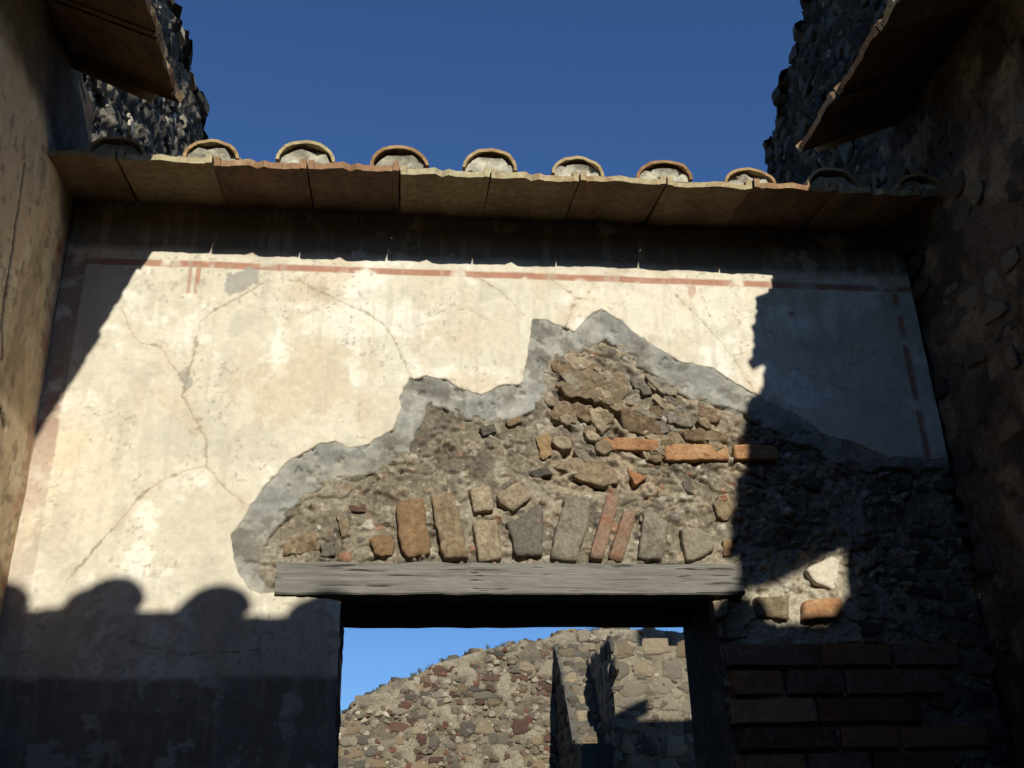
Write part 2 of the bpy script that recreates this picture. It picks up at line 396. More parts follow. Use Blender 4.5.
col = mixc(col, (0.34, 0.28, 0.20), .55*sstep(.70, .76, fbm(GX*60, GH*60, 53, 2))*sstep(.5, .6, fbm(GX*5, GH*5, 54, 3)))
col = mixc(col, (0.30, 0.24, 0.17), .7*sstep(.014, .006, crack)*sstep(.60, .68, fbm(GX*40, GH*40, 55, 3)))
col = mixc(col, (0.50, 0.44, 0.34), .35*sstep(.56, .70, fbm(GX*30, GH*3.0, 56, 4)))
col = col*(0.90+0.20*n_fin[..., None])
yp = 0.010*(n_big-.5) + .007*(n_mid-.5) + .002*(n_fin-.5) + .0035*ck + .001*pit
yp = yp - .002*flake - .004*sstep(.50, .60, n_mid*.6+n_big*.4)
yp = np.where(S_out > 0, yp+np.clip(S_out*7, 0, .07), yp)
col = mixc(col, (0.44, 0.37, 0.27), .6*sstep(-.006, .002, S_out))
cell = lambda a: (a[:-1, :-1]+a[1:, 1:]+a[:-1, 1:]+a[1:, :-1])/4
cx, chh = cell(GX), cell(GH)
jag = .022*(fbm(cx*0+3, chh*9, 37, 4)-.5)
door = (cx > JL+jag) & (cx < JR) & (chh < LB)
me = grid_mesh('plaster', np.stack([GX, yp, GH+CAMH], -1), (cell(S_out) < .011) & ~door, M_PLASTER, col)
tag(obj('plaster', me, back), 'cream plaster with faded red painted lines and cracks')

# cement fillet along the broken edge
cm = np.ones(GX.shape+(3,))*np.array([0.262, 0.258, 0.225])
cm = mixc(cm, (0.34, 0.32, 0.265), sstep(.5, .62, fbm(GX*7, GH*7, 61, 4))); cm = mixc(cm, (0.16, 0.145, 0.115), .7*sstep(.54, .66, fbm(GX*6+4, GH*6, 62, 4)))
cm = mixc(cm, (0.42, 0.40, 0.34), .6*sstep(.62, .70, fbm(GX*15, GH*15, 63, 3)))
cm = mixc(cm, (0.17, 0.14, 0.10), .75*sstep(.03, -.015, -S_in-.02*0)*sstep(.44, .58, fbm(GX*13, GH*13, 65, 5, .62)))
cm = mixc(cm, (0.155, 0.135, 0.105), .6*sstep(.56, .66, fbm(GX*10+9, GH*10, 66, 6, .62)))
cm = mixc(cm, (0.36, 0.35, 0.31), .45*sstep(.55, .62, fbm(wx*4+wh*9, wh*5-wx*3, 67, 5, .6)))
cm = cm*(.82+.36*fbm(GX*50, GH*50, 68, 3)[..., None])
tt = sstep(0, .10, S_out)
ym = .003+.024*tt+.012*(n_mid-.5)+.010*(fbm(GX*14, GH*14, 64, 3)-.5)
ym = ym+.012*sstep(.66, .72, fbm(GX*18, GH*18, 69, 4, .6))
ym = np.where(S_in > 0, ym+np.clip(S_in*3, 0, .06), ym)
shade_zone = (GX > 1.9)
fill_ok = (cell(S_out) > -.012) & (cell(S_in) < .014) & ~door
me = grid_mesh('cement_edging', np.stack([GX, ym, GH+CAMH], -1), fill_ok & (chh > .95), M_MORTAR, cm)
tag(obj('cement_edging', me, back), 'smooth blue grey cement along the broken plaster edge')

# bare rubble core
th = math.radians(-32)
ru, rv = GX*math.cos(th)+GH*math.sin(th), -GX*math.sin(th)+GH*math.cos(th)
rid = 1-np.abs(2*fbm(ru*5, rv*13, 71, 4)-1)
upper = sstep(1.42, 1.55, GH)*sstep(.62, .75, GX)
rough = fbm(GX*9, GH*9, 72, 5, .6); r2 = fbm(GX*30, GH*30, 73, 4, .6)
yc = .030 - .034*(rough-.5) - .022*(r2-.5) - upper*(.030*(rid-.75)+.035*(fbm(ru*5, rv*8, 75, 4)-.5))
crev = sstep(.80, .93, 1-np.abs(2*fbm(ru*6, rv*14, 74, 3)-1))*upper + .7*sstep(.90, .97, 1-np.abs(2*fbm(GX*7, GH*10, 76, 3)-1))
yc = yc + .018*crev
cc = np.ones(GX.shape+(3,))*np.array([0.150, 0.128, 0.088])
cc = mixc(cc, (0.225, 0.195, 0.140), sstep(.46, .62, rough)); cc = mixc(cc, (0.095, 0.078, 0.057), .8*sstep(.52, .66, fbm(GX*8+3, GH*8, 77, 4)))
cc = mixc(cc, (0.27, 0.215, 0.145), .85*upper*sstep(.42, .58, fbm(ru*5+2, rv*9, 78, 4)))
cc = mixc(cc, (0.21, 0.185, 0.145), .5*sstep(.56, .66, fbm(GX*4, GH*4, 79, 3)))
cc = mixc(cc, (0.22, 0.12, 0.07), .6*sstep(.78, .83, fbm(GX*20, GH*24, 80, 2)))
cc = mixc(cc, (0.36, 0.32, 0.235), .8*sstep(1.30, 1.15, GH)*sstep(1.42, 1.50, GX)*sstep(2.05, 1.95, GX))      # paler bedding by the door pier
pr = np.random.default_rng(3)                                                              # aggregate in the mortar
for k in range(1500):
    px_, ph_, rad = pr.uniform(-.45, 2.3), pr.uniform(1.05, 2.2), pr.uniform(.006, .02)*(1.5 if pr.random() < .1 else 1)
    i0, i1 = np.searchsorted(xs, (px_-rad*1.3, px_+rad*1.3)); j0, j1 = np.searchsorted(hs, (ph_-rad*1.3, ph_+rad*1.3))
    if i1-i0 < 2 or j1-j0 < 2 or S_in[(j0+j1)//2, (i0+i1)//2] < .02: continue
    sx = np.hypot((GX[j0:j1, i0:i1]-px_)*pr.uniform(.8, 1.25), GH[j0:j1, i0:i1]-ph_)/rad+.5*(n_fin[j0:j1, i0:i1]-.5)
    dome = np.sqrt(np.clip(1-sx**2, 0, 1)); yc[j0:j1, i0:i1] -= dome*rad*.8
    pc = [(.36, .33, .26), (.20, .16, .11), (.12, .10, .08), (.25, .20, .14), (.22, .11, .065), (.30, .26, .19)][pr.choice(6, p=[.1, .27, .25, .25, .04, .09])]
    cc[j0:j1, i0:i1] = mixc(cc[j0:j1, i0:i1], pc, .8*sstep(1.0, .85, sx))
cc = cc*1.28
me = grid_mesh('rubble_core', np.stack([GX, yc, GH+CAMH], -1), (cell(S_out) > .0) & (cell(S_in) > -.02) & ~door, M_CORE, cc)
tag(obj('rubble_core', me, back), 'bare brown rubble and mortar core of the wall')
# body of the wall behind the faces
WT = 0.60
me = boxes('masonry_body', [(XL-.3, JL-.012, .07, WT, 0, CAMH+LB+.004), (JR+.012, XR+.3, .07, WT, 0, CAMH+LB+.004), (XL-.3, XR+.3, .07, WT, CAMH+LT+.004, CAMH+TOP-.06)], M_DRUIN)
obj('masonry_body', me, back)
adj = thing('unseen_shade_wall', (3.3, .8, 0), 'unseen wall added to shade the far pier, behind the dark rubble side wall', 'wall')
obj('masonry_body', boxes('masonry_body', [(2.36, 4.4, .62, 1.0, 0, CAMH+2.98)], M_DRUIN), adj)  # unseen block added to cast shade on the far pier
# door reveals, uneven
def reveal(xj, sgn, seed):
    ys = np.arange(.0, WT+.02, .02); zs = np.arange(0, CAMH+LB, .02); A, B = np.meshgrid(ys, zs)
    xx = xj + sgn*(.03*(fbm(A*9, B*9, seed, 4)-.5) + .02*sstep(.10, .0, A)*fbm(A*5, B*14, seed+5, 2))
    c = np.ones(A.shape+(3,))*np.array([.13, .105, .075])*(0.7+.6*fbm(A*12, B*12, seed+9, 3))[..., None]
    P = np.stack([xx, A, B], -1)
    if sgn > 0: P = P[:, ::-1]
    obj('door_reveal', grid_mesh('door_reveal', P, np.ones((len(zs)-1, len(ys)-1), bool), M_CORE, c), back)
reveal(JL-.012, -1, 90); reveal(JR+.012, 1, 95)

# lintel timbers
def beam(name, x0, x1, y0, y1, z0, z1, mat, seed, wob=.005):
    r = random.Random(seed); n = 24; V = []; F = []
    b = .006
    prof = [(y0, z0+b), (y0+b, z0), (y1-b, z0), (y1, z0+b), (y1, z1-b), (y1-b, z1), (y0+b, z1), (y0, z1-b)]
    for i in range(n+1):
        x = x0+(x1-x0)*i/n; w1, w2 = r.uniform(-wob, wob), r.uniform(-wob, wob)
        for (y, z) in prof: V.append((x, y+w1*.6, z+(w2 if z > (z0+z1)/2 else w2*.5)))
    for i in range(n):
        for k in range(8):
            a, c = i*8+k, i*8+(k+1) % 8; F.append((a, a+8, c+8, c))
    F.append(tuple(range(8))); F.append(tuple(n*8+k for k in range(7, -1, -1)))
    return mesh(name, V, F, mat)
lx0, lx1 = W(276, 580)[0], 1.475
tag(obj('lintel_beam', beam('lintel_beam', lx0, lx1, -.022, .125, CAMH+LB, CAMH+LT, M_WOOD, 1), back), 'weathered grey timber at the front of the lintel')
obj('lintel_beam', beam('lintel_beam', lx0+.03, lx1, .135, .36, CAMH+LB+.004, CAMH+LT, M_DWOOD, 2), back)
obj('lintel_beam', beam('lintel_beam', lx0+.02, lx1, .37, WT+.01, CAMH+LB-.002, CAMH+LT, M_DWOOD, 3), back)

# stones and bricks traced in the broken patch
def broken_stone(name, poly, front, mat, seed, rough, back=.06, n=30):
    """a weathered stone: wavering outline, chipped arris, pitted uneven face"""
    r = random.Random(seed); P = np.array(poly, float); k = len(P)
    L = [np.hypot(*(P[(i+1) % k]-P[i])) for i in range(k)]; tot = sum(L); pts = []
    for i in range(k):
        m = max(1, round(n*L[i]/tot))
        for j in range(m): pts.append(P[i]+(P[(i+1) % k]-P[i])*j/m)
    pts = np.array(pts); c = pts.mean(0); ox, oz = r.uniform(0, 90), r.uniform(0, 90)
    pts = pts*.75+(np.roll(pts, 1, 0)+np.roll(pts, -1, 0))*.125                      # worn corners
    nd = np.stack([fbm(pts[:, 0]*45+ox, pts[:, 1]*45+oz, 5, 3), fbm(pts[:, 0]*45+ox, pts[:, 1]*45+oz+50, 6, 3)], -1)-.5
    pts = pts+nd*tot*rough*.18
    tx, tz = r.uniform(-.12, .12), r.uniform(-.12, .12); m = len(pts); V = []; F = []
    for ring, (q, y) in enumerate(((1.0, back), (1.0, 0), (.985, -front*.55), (.94, -front*.85), (.86, -front), (.68, -front*1.03), (.45, -front*1.04), (.22, -front*1.04), (.02, -front*1.04))):
        d = (pts-c)*q; p = c+d
        yy = y+(d[:, 0]*tx+d[:, 1]*tz)*(ring > 1)
        if ring > 1: yy = yy-(fbm(p[:, 0]*30+ox, p[:, 1]*30+oz, 7, 4, .6)-.5)*tot*rough*.22-(fbm(p[:, 0]*90+ox, p[:, 1]*90+oz, 8, 2)-.5)*.008
        V += [(a, float(e), b_) for (a, b_), e in zip(p, np.broadcast_to(yy, (m,)))]
    for ring in range(8):
        for i in range(m):
            a, b_ = ring*m+i, ring*m+(i+1) % m; F.append((a, b_, b_+m, a+m))
    F.append(tuple(8*m+i for i in range(m)))
    return mesh(name, V, F, mat, smooth=True)
def traced(px, mat, front=.03, depth=.02, name='stone', rough=.06, seed=0):
    pts = [W(*p) for p in px]
    c = np.mean(pts, 0); poly = [(p[0]-c[0], p[1]-c[1]) for p in pts]
    a = sum(poly[i][0]*poly[(i+1) % len(poly)][1]-poly[(i+1) % len(poly)][0]*poly[i][1] for i in range(len(poly)))
    if a < 0: poly = poly[::-1]
    return obj(name, broken_stone(name, poly, front, mat, seed, rough), back, Matrix.Translation((c[0], depth, CAMH+c[1])))
def c7(l): return [(250+x/3.2, 440+y/3.2) for x, y in l]
def c8(l): return [(540+x/3.2, 440+y/3.2) for x, y in l]
def c6(l): return [(480+x/3.413, 300+y/3.413) for x, y in l]
T = [(c7([(465, 205), (500, 185), (555, 178), (565, 240), (582, 362), (500, 378), (478, 330)]), M_OCHRE, 'stone', .04),
     (c7([(576, 172), (650, 158), (672, 240), (700, 375), (620, 382), (596, 290)]), M_BROWN, 'stone', .04),
     (c7([(700, 152), (770, 142), (780, 225), (715, 232)]), M_TAN, 'stone', .045),
     (c7([(710, 262), (790, 250), (808, 383), (732, 392)]), M_TAN, 'stone', .045),
     (c7([(786, 178), (860, 132), (905, 180), (842, 232), (800, 205)]), M_TAN, 'stone', .055),
     (c7([(820, 262), (860, 245), (940, 185), (938, 372), (852, 376)]), M_DGREY, 'stone', .045),
     (c7([(380, 312), (430, 292), (460, 320), (455, 372), (398, 366)]), M_OCHRE, 'stone', .035),
     (c7([(275, 238), (308, 226), (320, 300), (295, 306)]), M_TAN, 'stone', .012),
     (c7([(112, 328), (205, 282), (215, 340), (160, 358), (100, 366)]), M_BROWN, 'stone', .02),
     (c7([(222, 330), (268, 322), (275, 368), (228, 372)]), M_DGREY, 'stone', .03),
     (c7([(315, 205), (372, 208), (370, 226), (318, 224)]), M_SCORIA, 'stone', .012),
     (c8([(85, 168), (168, 186), (150, 290), (122, 390), (30, 382), (52, 280)]), M_GREY, 'stone', .05),
     (c8([(215, 172), (260, 172), (202, 386), (156, 380)]), M_RED, 'brick', .045),
     (c8([(266, 228), (306, 226), (300, 275), (266, 386), (220, 376)]), M_RED, 'brick', .045),
     (c8([(332, 216), (380, 235), (415, 266), (396, 386), (315, 376)]), M_GREY, 'stone', .045),
     (c8([(448, 282), (500, 278), (545, 302), (560, 352), (520, 375), (470, 388)]), M_GREY, 'stone', .05),
     (c8([(585, 320), (615, 316), (622, 364), (590, 372)]), M_OCHRE, 'stone', .04),
     (c8([(572, 178), (600, 172), (605, 190), (578, 195)]), M_RED, 'brick', .02),
     (c6([(420, 464), (520, 466), (610, 480), (612, 516), (500, 508), (440, 501)]), M_BRICK, 'brick', .030),
     (c6([(628, 492), (740, 489), (850, 488), (858, 541), (740, 544), (632, 549)]), M_BRICK, 'brick', .035),
     (c6([(866, 492), (1020, 490), (1024, 540), (870, 543)]), M_BRICK, 'brick', .030),
     (c6([(505, 570), (575, 600), (532, 630)]), M_BRICK, 'brick', .012),
     (c6([(255, 562), (330, 530), (400, 545), (462, 572), (476, 628), (420, 640), (350, 618)]), M_BROWN, 'stone', .04),
     (c6([(190, 462), (240, 450), (250, 520), (216, 540)]), M_OCHRE, 'stone', .012),
     (c6([(250, 285), (310, 250), (390, 208), (500, 258), (510, 330), (440, 358), (290, 322)]), M_TAN, 'stone', .035),
     (c6([(370, 365), (440, 372), (455, 420), (420, 455), (385, 420)]), M_TAN, 'stone', .035),
     (c6([(255, 340), (290, 335), (335, 385), (330, 420), (250, 400)]), M_TAN, 'stone', .025),
     (c6([(560, 255), (610, 265), (680, 300), (675, 325), (620, 318)]), M_GREY, 'stone', .035),
     (c6([(470, 370), (560, 380), (620, 430), (640, 465), (560, 455), (490, 430)]), M_BROWN, 'stone', .035),
     (c6([(610, 335), (700, 360), (745, 405), (730, 430), (650, 420)]), M_GREY, 'stone', .03),
     (c6([(690, 445), (760, 430), (850, 450), (850, 478), (700, 478)]), M_BROWN, 'stone', .025),
     (c6([(90, 405), (140, 392), (145, 415), (100, 428)]), M_BROWN, 'stone', .02),
     (c6([(545, 690), (600, 705), (590, 760), (545, 750)]), M_GREY, 'stone', .012),
     (c6([(690, 590), (720, 600), (740, 660), (700, 640)]), M_DGREY, 'stone', .008),
     (c6([(800, 690), (850, 650), (880, 700), (850, 750), (810, 740)]), M_BROWN, 'stone', .02),
     (c6([(160, 580), (235, 565), (250, 590), (190, 605)]), M_DGREY, 'stone', .02),
     (c6([(0, 430), (50, 415), (60, 445), (10, 460)]), M_DGREY, 'stone', .015),
     (c8([(850, 412), (900, 385), (940, 365), (966, 382), (950, 480), (880, 456)]), M_PALE, 'stone', .035),
     (c8([(690, 502), (800, 496), (802, 574), (700, 562)]), M_TAN, 'brick', .035),
     (c8([(846, 512), (972, 500), (966, 568), (840, 576)]), M_BRICK, 'brick', .045),
     (c8([(556, 512), (606, 506), (600, 560), (566, 570)]), M_TAN, 'brick', .03)]
for i, (px, m, nm, fr) in enumerate(T):
    traced(px, m, front=fr*.55 if fr > .042 else fr*.45, name=nm, seed=100+i, rough=.07 if nm == 'brick' else (.30 if fr < .038 and m is not M_PALE else .13))
r = random.Random(77)
for i in range(46):
    for _ in range(40):
        u, v = r.uniform(545, 745), r.uniform(345, 455)
        x, h = W(u, v)
        if sdf(np.array([x]), np.array([h]), inner)[0] > .05: break
    a, b, an = r.uniform(.03, .075), r.uniform(.018, .04), math.radians(-28+r.uniform(-22, 22))
    poly = []
    for k in range(7):
        t = 2*math.pi*(k+r.uniform(-.25, .25))/7; p_, q_ = a*math.cos(t), b*math.sin(t)
        poly.append((p_*math.cos(an)-q_*math.sin(an), p_*math.sin(an)+q_*math.cos(an)))
    m = r.choice((M_TAN, M_TAN, M_BROWN, M_GREY, M_BROWN))
    obj('stone', broken_stone('stone', poly, r.uniform(.004, .022), m, 500+i, .35, n=20), back, Matrix.Translation((x, .022, CAMH+h)))
# coursed bricks of the right door pier
r = random.Random(5); h = .845; ci = 0
while h > -1.5:
    x = JR+.015 if ci % 2 else JR+.0; hh = r.uniform(.095, .115)
    lim = 2.25+r.uniform(-.15, .1)
    while x < lim:
        l = r.uniform(.20, .46); l = min(l, lim+.1-x)
        if l > .08:
            hw, hz = l/2-.008, hh/2-.009
            me = stone_mesh('brick', [(-hw, -hz), (hw, -hz), (hw, hz), (-hw, hz)], .022, r.choice((M_RED, M_BRICK, M_BROWN, M_RED, M_RED)), back=.05, inset=.06, rough=.035, n=10, seed=ci*31+int(x*50))
            obj('brick', me, back, Matrix.Translation((x+l/2, .022+r.uniform(-.006, .006), CAMH+h-hh/2)))
        x += l
    h -= hh; ci += 1
# loose rubble of the shaded right part
rubble_face(back, frame((1, 0, 0), (0, -1, 0), (0, .035, CAMH)), 1.5, 2.50, .88, 1.60,
            lambda u, w: (w < 1.60-max(0, 2.1-u)*.10) and (u > 1.52) and not (1.55 < u < 2.0 and w < 1.24) and not (u < 1.72 and 1.48 < w < 1.60),
            [(M_DGREY, 3), (M_BROWN, 3), (M_GREY, 3), (M_TAN, 1)], hr=(.05, .10), wr=(.06, .16), seed=12, proud=.5, drop=.2)
rubble_face(back, frame((1, 0, 0), (0, -1, 0), (0, .035, CAMH)), 2.28, 2.50, -.3, .88, lambda u, w: u > 2.3, [(M_DGREY, 3), (M_BROWN, 3), (M_LAVA, 2)], hr=(.09, .14), wr=(.1, .2), seed=13, proud=.6)

# ------------------------------------------------------------------ left wall
left = thing('plastered_side_wall', (XL-.2, -2.5, 0), 'shaded plastered side wall with a long vertical crack beside the cream wall', 'wall')
ys = np.concatenate([np.arange(-5.3, -2.2, .1), np.arange(-2.2, 0.02, .008)]); hs2 = np.concatenate([np.arange(-CAMH, .9, .05), np.arange(.9, 3.42, .010)])
GY, GZ = np.meshgrid(ys, hs2)
cl = np.ones(GY.shape+(3,))*np.array([0.62, 0.47, 0.29])
cl = mixc(cl, (0.68, 0.56, 0.38), sstep(.5, .62, fbm(GY*4, GZ*3, 201, 7, .62))); cl = mixc(cl, (0.36, 0.27, 0.17), .7*sstep(.53, .66, fbm(GY*6, GZ*2.6, 202, 7, .64)))
wl_ = fbm(GY*12, GZ*12, 203, 3)
cl = mixc(cl, RED, .8*band(GZ+wj.mean(), 2.53, 2.60)*sstep(.35, .5, wl_)*sstep(-.34, -.22, GY))
cl = mixc(cl, (0.35, 0.12, 0.07), .5*band(GY, -.09, -.02)*sstep(.4, .55, wl_))
cl = mixc(cl, (0.12, 0.09, 0.075), .8*sstep(.73, .70, GZ))
cl = mixc(cl, (0.085, 0.065, 0.045), .92*sstep(2.70, 2.86, GZ+.16*(fbm(GY*5, GZ*5, 209, 3)-.5)+.25*sstep(-.5, 0, GY)-.12))       # shade below the eaves painted in, deeper towards the corner
ckl = np.full(GY.shape, 1e9)
jy = GY+.02*(fbm(GY*20, GZ*20, 204, 3)-.5); jz = GZ+.02*(fbm(GY*20, GZ*20, 205, 3)-.5)
for pts, k in (([(24, 165), (14, 230), (5, 300), (4, 360)], .9), ([(2, 410), (5, 425)], 1.5)):
    q = [WS(u, v, XL) for u, v in pts]; ckl = np.minimum(ckl, pl_dist(jy, jz, [(a, b-CAMH) for a, b in q])/k)
ckm = sstep(.012, .005, ckl); cl = mixc(cl, (0.06, 0.045, 0.03), .9*ckm)
cl = mixc(cl, (0.22, 0.165, 0.11), .6*sstep(.64, .70, fbm(GY*16, GZ*16, 211, 4, .6)))
cl = cl*(.85+.3*fbm(GY*30, GZ*30, 206, 3)[..., None])
xl_ = XL + .03*(fbm(GY*1.6, GZ*1.6, 207, 3)-.5) + .012*(fbm(GY*7, GZ*7, 208, 3)-.5) - .008*ckm
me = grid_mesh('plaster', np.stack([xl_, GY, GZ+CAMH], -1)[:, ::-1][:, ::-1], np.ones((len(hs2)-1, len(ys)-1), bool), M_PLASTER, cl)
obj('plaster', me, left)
obj('masonry_body', boxes('masonry_body', [(XL-.45, XL-.05, -5.75, .06, 0, CAMH+3.32)], M_DRUIN), left)

# ------------------------------------------------------------------ right wall
right = thing('rubble_side_wall', (XR+.2, -2.5, 0), 'dark rough rubble side wall in deep shade under tiled eaves', 'wall')
GY, GZ = np.meshgrid(np.concatenate([np.arange(-5.2, -2.6, .1), np.arange(-2.6, .02, .012)]), np.arange(-CAMH, 3.52, .014))
ro = fbm(GY*6, GZ*6, 301, 5, .6)
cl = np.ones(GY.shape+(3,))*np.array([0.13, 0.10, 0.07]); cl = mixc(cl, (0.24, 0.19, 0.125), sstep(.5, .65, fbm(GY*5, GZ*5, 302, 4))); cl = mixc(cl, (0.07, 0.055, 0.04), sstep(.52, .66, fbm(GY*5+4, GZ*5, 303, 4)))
xx = XR + .02 - .06*(ro-.5) - .02*(fbm(GY*22, GZ*22, 304, 3)-.5)
P = np.stack([xx, GY, GZ+CAMH], -1)
keep = ~((cell(GY) < -4.70) & (cell(GZ) > 2.80))
obj('rubble_core', grid_mesh('rubble_core', P[:, ::-1], keep[:, ::-1], M_CORE2, cl[:, ::-1]), right)
obj('masonry_body', boxes('masonry_body', [(XR+.07, XR+.45, -4.70, .06, 0, CAMH+3.40), (XR+.07, XR+.45, -5.75, -4.70, 0, CAMH+2.78)], M_DRUIN), right)
rubble_face(right, frame((0, -1, 0), (-1, 0, 0), (XR+.02, 0, CAMH)), .03, 1.9, .3, 3.1, lambda u, w: True,
            [(M_DGREY, 4), (M_BROWN, 3), (M_GREY, 3), (M_TAN, 1)], hr=(.09, .16), wr=(.09, .24), seed=31, proud=.32, drop=.40, fill=.86, deep=.012)

# ------------------------------------------------------------------ roofs of flat tiles and cover tiles
TW = 0.40
def tegula_mesh(seed, w=TW-.008, l=.50, th=.027):
    r = random.Random(seed); n = 7; V = []; F = []
    xs_ = [-w/2, -w/2+.026, -w/2+.028]+[-w/2+.028+(w-.056)*k/11 for k in range(1, 11)]+[w/2-.028, w/2-.026, w/2]
    top = [th+(.016 if k < 2 or k > 13 else 0)+r.uniform(-.003, .002) for k in range(16)]
    ch = [.004*math.sin(k*.7+seed)+r.uniform(-.002, .002) for k in range(16)]; fr = [r.uniform(-.004, .006)+(.02 if r.random() < .07 else 0) for _ in xs_]
    nv = 4
    for j in range(nv+1):
        v = l*j/nv
        for k, x in enumerate(xs_):
            v2 = v+fr[k] if j == 0 else v
            V.append((x, v2, ch[k]+(.003*math.sin(3*v+seed)))); V.append((x, v2, top[k]+ch[k]))
    K = len(xs_)
    for j in range(nv):
        for k in range(K-1):
            a = (j*K+k)*2; b = a+2; c = a+2*K; d = c+2
            F += [(a, c, d, b), (a+1, b+1, d+1, c+1)]
        a = j*K*2; c = a+2*K; F.append((a, a+1, c+1, c))
        a = (j*K+K-1)*2; c = a+2*K; F.append((a, c, c+1, a+1))
    for k in range(K-1):
        a = k*2; F.append((a, a+2, a+3, a+1)); a += nv*K*2; F.append((a, a+1, a+3, a+2))
    me = mesh('tegula', V, F, M_TILE); me.materials.append(M_EDGE)
    for p in me.polygons:
        if abs(p.normal.y) > .7: p.material_index = 1
    return me
def imbrex_mesh(seed, l=.50, hw=.125, hh=.090, th=.014, z0=.040):
    r = random.Random(seed); n = 12; V = []; F = []; nv = 3
    hw *= r.uniform(.94, 1.05); hh *= r.uniform(.94, 1.08); sk = r.uniform(-.01, .01)
    for j in range(nv+1):
        v = l*j/nv; s = 1-.12*j/nv
        for k in range(n+1):
            a = math.pi*k/n; e = 1.0
            cx_, cz_ = math.copysign(abs(math.cos(a))**e, math.cos(a)), math.sin(a) if 0 < k < n else 0
            vv = v + (r.uniform(-.006, .006) if j == 0 else 0)
            V.append((cx_*hw*s+sk*cz_, vv, z0+cz_*hh*s)); V.append((cx_*(hw-th)*s+sk*cz_, vv, z0+cz_*(hh-th)*s-(0 if cz_ else 0)))
    K = n+1
    for j in range(nv):
        for k in range(n):
            a = (j*K+k)*2; b = a+2; c = a+2*K; d = c+2
            F += [(a, b, d, c), (a+1, c+1, d+1, b+1)]
        a = j*K*2; F.append((a, a+2*K, a+2*K+1, a+1)); a = (j*K+n)*2; F.append((a, a+1, a+2*K+1, a+2*K))
    for k in range(n):
        a = k*2; F.append((a, a+1, a+3, a+2)); a += nv*K*2; F.append((a, a+2, a+3, a+1))
    return mesh('imbrex', V, F, M_COVER, smooth=False)
def fill_mesh(seed, hw=.112, hh=.070, z0=.034):
    r = random.Random(seed); V = []; F = []; n = 9; m = 4
    for j in range(m+1):
        for k in range(n+1):
            a = math.pi*k/n; s = (j+.02)/m
            V.append((math.cos(a)*hw*s, .022+.016*r.uniform(-1, 1)+.014*(1-s), z0+math.sin(a)*hh*s*(.9 if abs(math.cos(a)) < .25 else 1)))
    for j in range(m):
        for k in range(n):
            a = j*(n+1)+k; F.append((a, a+n+1, a+n+2, a+1))
    b = len(V)
    V += [(-hw, .06, z0), (hw, .06, z0)]
    return mesh('mortar_fill', V, F, M_BED, smooth=True)
TEG = [tegula_mesh(i) for i in range(6)]; IMB = [imbrex_mesh(i) for i in range(6)]; FIL = [fill_mesh(i) for i in range(5)]
def tile_roof(th_, start, u, v, n, rows, slope, seed, fills=True, first=0.0, imb_dx=None, setb=.015, jit=.008, sag=None, tw=TW, imb_off=0.0, lap=.07, edge_imb=(0, 1)):
    """start: lower corner of the eave edge (world), u: along the eave, v: horizontal up-slope direction"""
    r = random.Random(seed)
    u = Vector(u).normalized(); v = Vector(v).normalized()
    vs = (v+Vector((0, 0, slope))).normalized(); w = u.cross(vs)
    if w.z < 0: u2 = -u; w = u2.cross(vs)
    else: u2 = u
    B = Matrix(((u2.x, vs.x, w.x, 0), (u2.y, vs.y, w.y, 0), (u2.z, vs.z, w.z, 0), (0, 0, 0, 1)))
    for j in range(rows):
        for i in range(n):
            p = Vector(start) + u*(tw*(i+.5)) + vs*(j*(.50-lap)+r.uniform(-jit, jit)) + w*(j*.028+r.uniform(-.003, .003)) + Vector((0, 0, sag(i+.5) if sag else 0))
            obj('tegula', r.choice(TEG), th_, Matrix.Translation(p) @ B @ Matrix.Rotation(r.uniform(-.012, .012), 4, 'Z') @ Matrix.Rotation(r.uniform(-.008, .008), 4, 'Y') @ Matrix.Diagonal((tw/TW, 1, 1, 1)))
        for i in range(edge_imb[0], n+edge_imb[1]):
            p = Vector(start) + u*(tw*i+imb_off+r.uniform(-.012, .012)+(imb_dx(i) if imb_dx else 0)) + vs*(j*(.50-lap)+setb+r.uniform(-.012, .012)) + w*(j*.026) + Vector((0, 0, sag(i) if sag else 0))
            o = obj('imbrex', r.choice(IMB), th_, Matrix.Translation(p) @ B @ Matrix.Rotation(r.uniform(-.05, .05), 4, 'Z') @ Matrix.Rotation(r.uniform(-.05, .05), 4, 'Y') @ Matrix.Diagonal((r.uniform(.93, 1.05), 1, r.uniform(.88, 1.08), 1)))
            if j == 0 and fills:
                f = bpy.data.objects.new('mortar_fill', r.choice(FIL)); link(f, o)
E_T, E_H = 0.43, 2.80
xe0 = -.416*1.0+.0 - 3*TW+.018          # seams of the back eave fall on multiples of TW from here
broof = thing('tiled_eaves', (.5, 0, CAMH+E_H), 'sunlit terracotta tile eaves with mortar filled cover tiles above the cream wall', 'roof')
tile_roof(broof, (xe0-.0, -E_T, CAMH+E_H), (1, 0, 0), (0, 1, 0), 11, 2, .17, 3, edge_imb=(0, 0), lap=.30)
SL = .44
lroof = thing('tiled_eaves', (-1.2, -2.5, CAMH+3.08), 'dark tile eaves overhanging the cracked plaster side wall', 'roof')
la, ra = .047, .018
t0, t1 = .46, 4.86
tile_roof(lroof, (-.938-la*t1, -t1, CAMH+3.08), (la, 1, 0), (-1, la, 0), 11, 2, SL, 5, setb=.17, fills=False)
rroof = thing('tiled_eaves', (2.2, -2.5, CAMH+3.13), 'shadowed tile eaves overhanging the dark rubble side wall', 'roof')
tile_roof(rroof, (1.926+ra*4.68, -4.68, CAMH+3.13), (-ra, 1, 0), (1, ra, 0), 11, 2, SL, 6, setb=.18, jit=.045, fills=False)
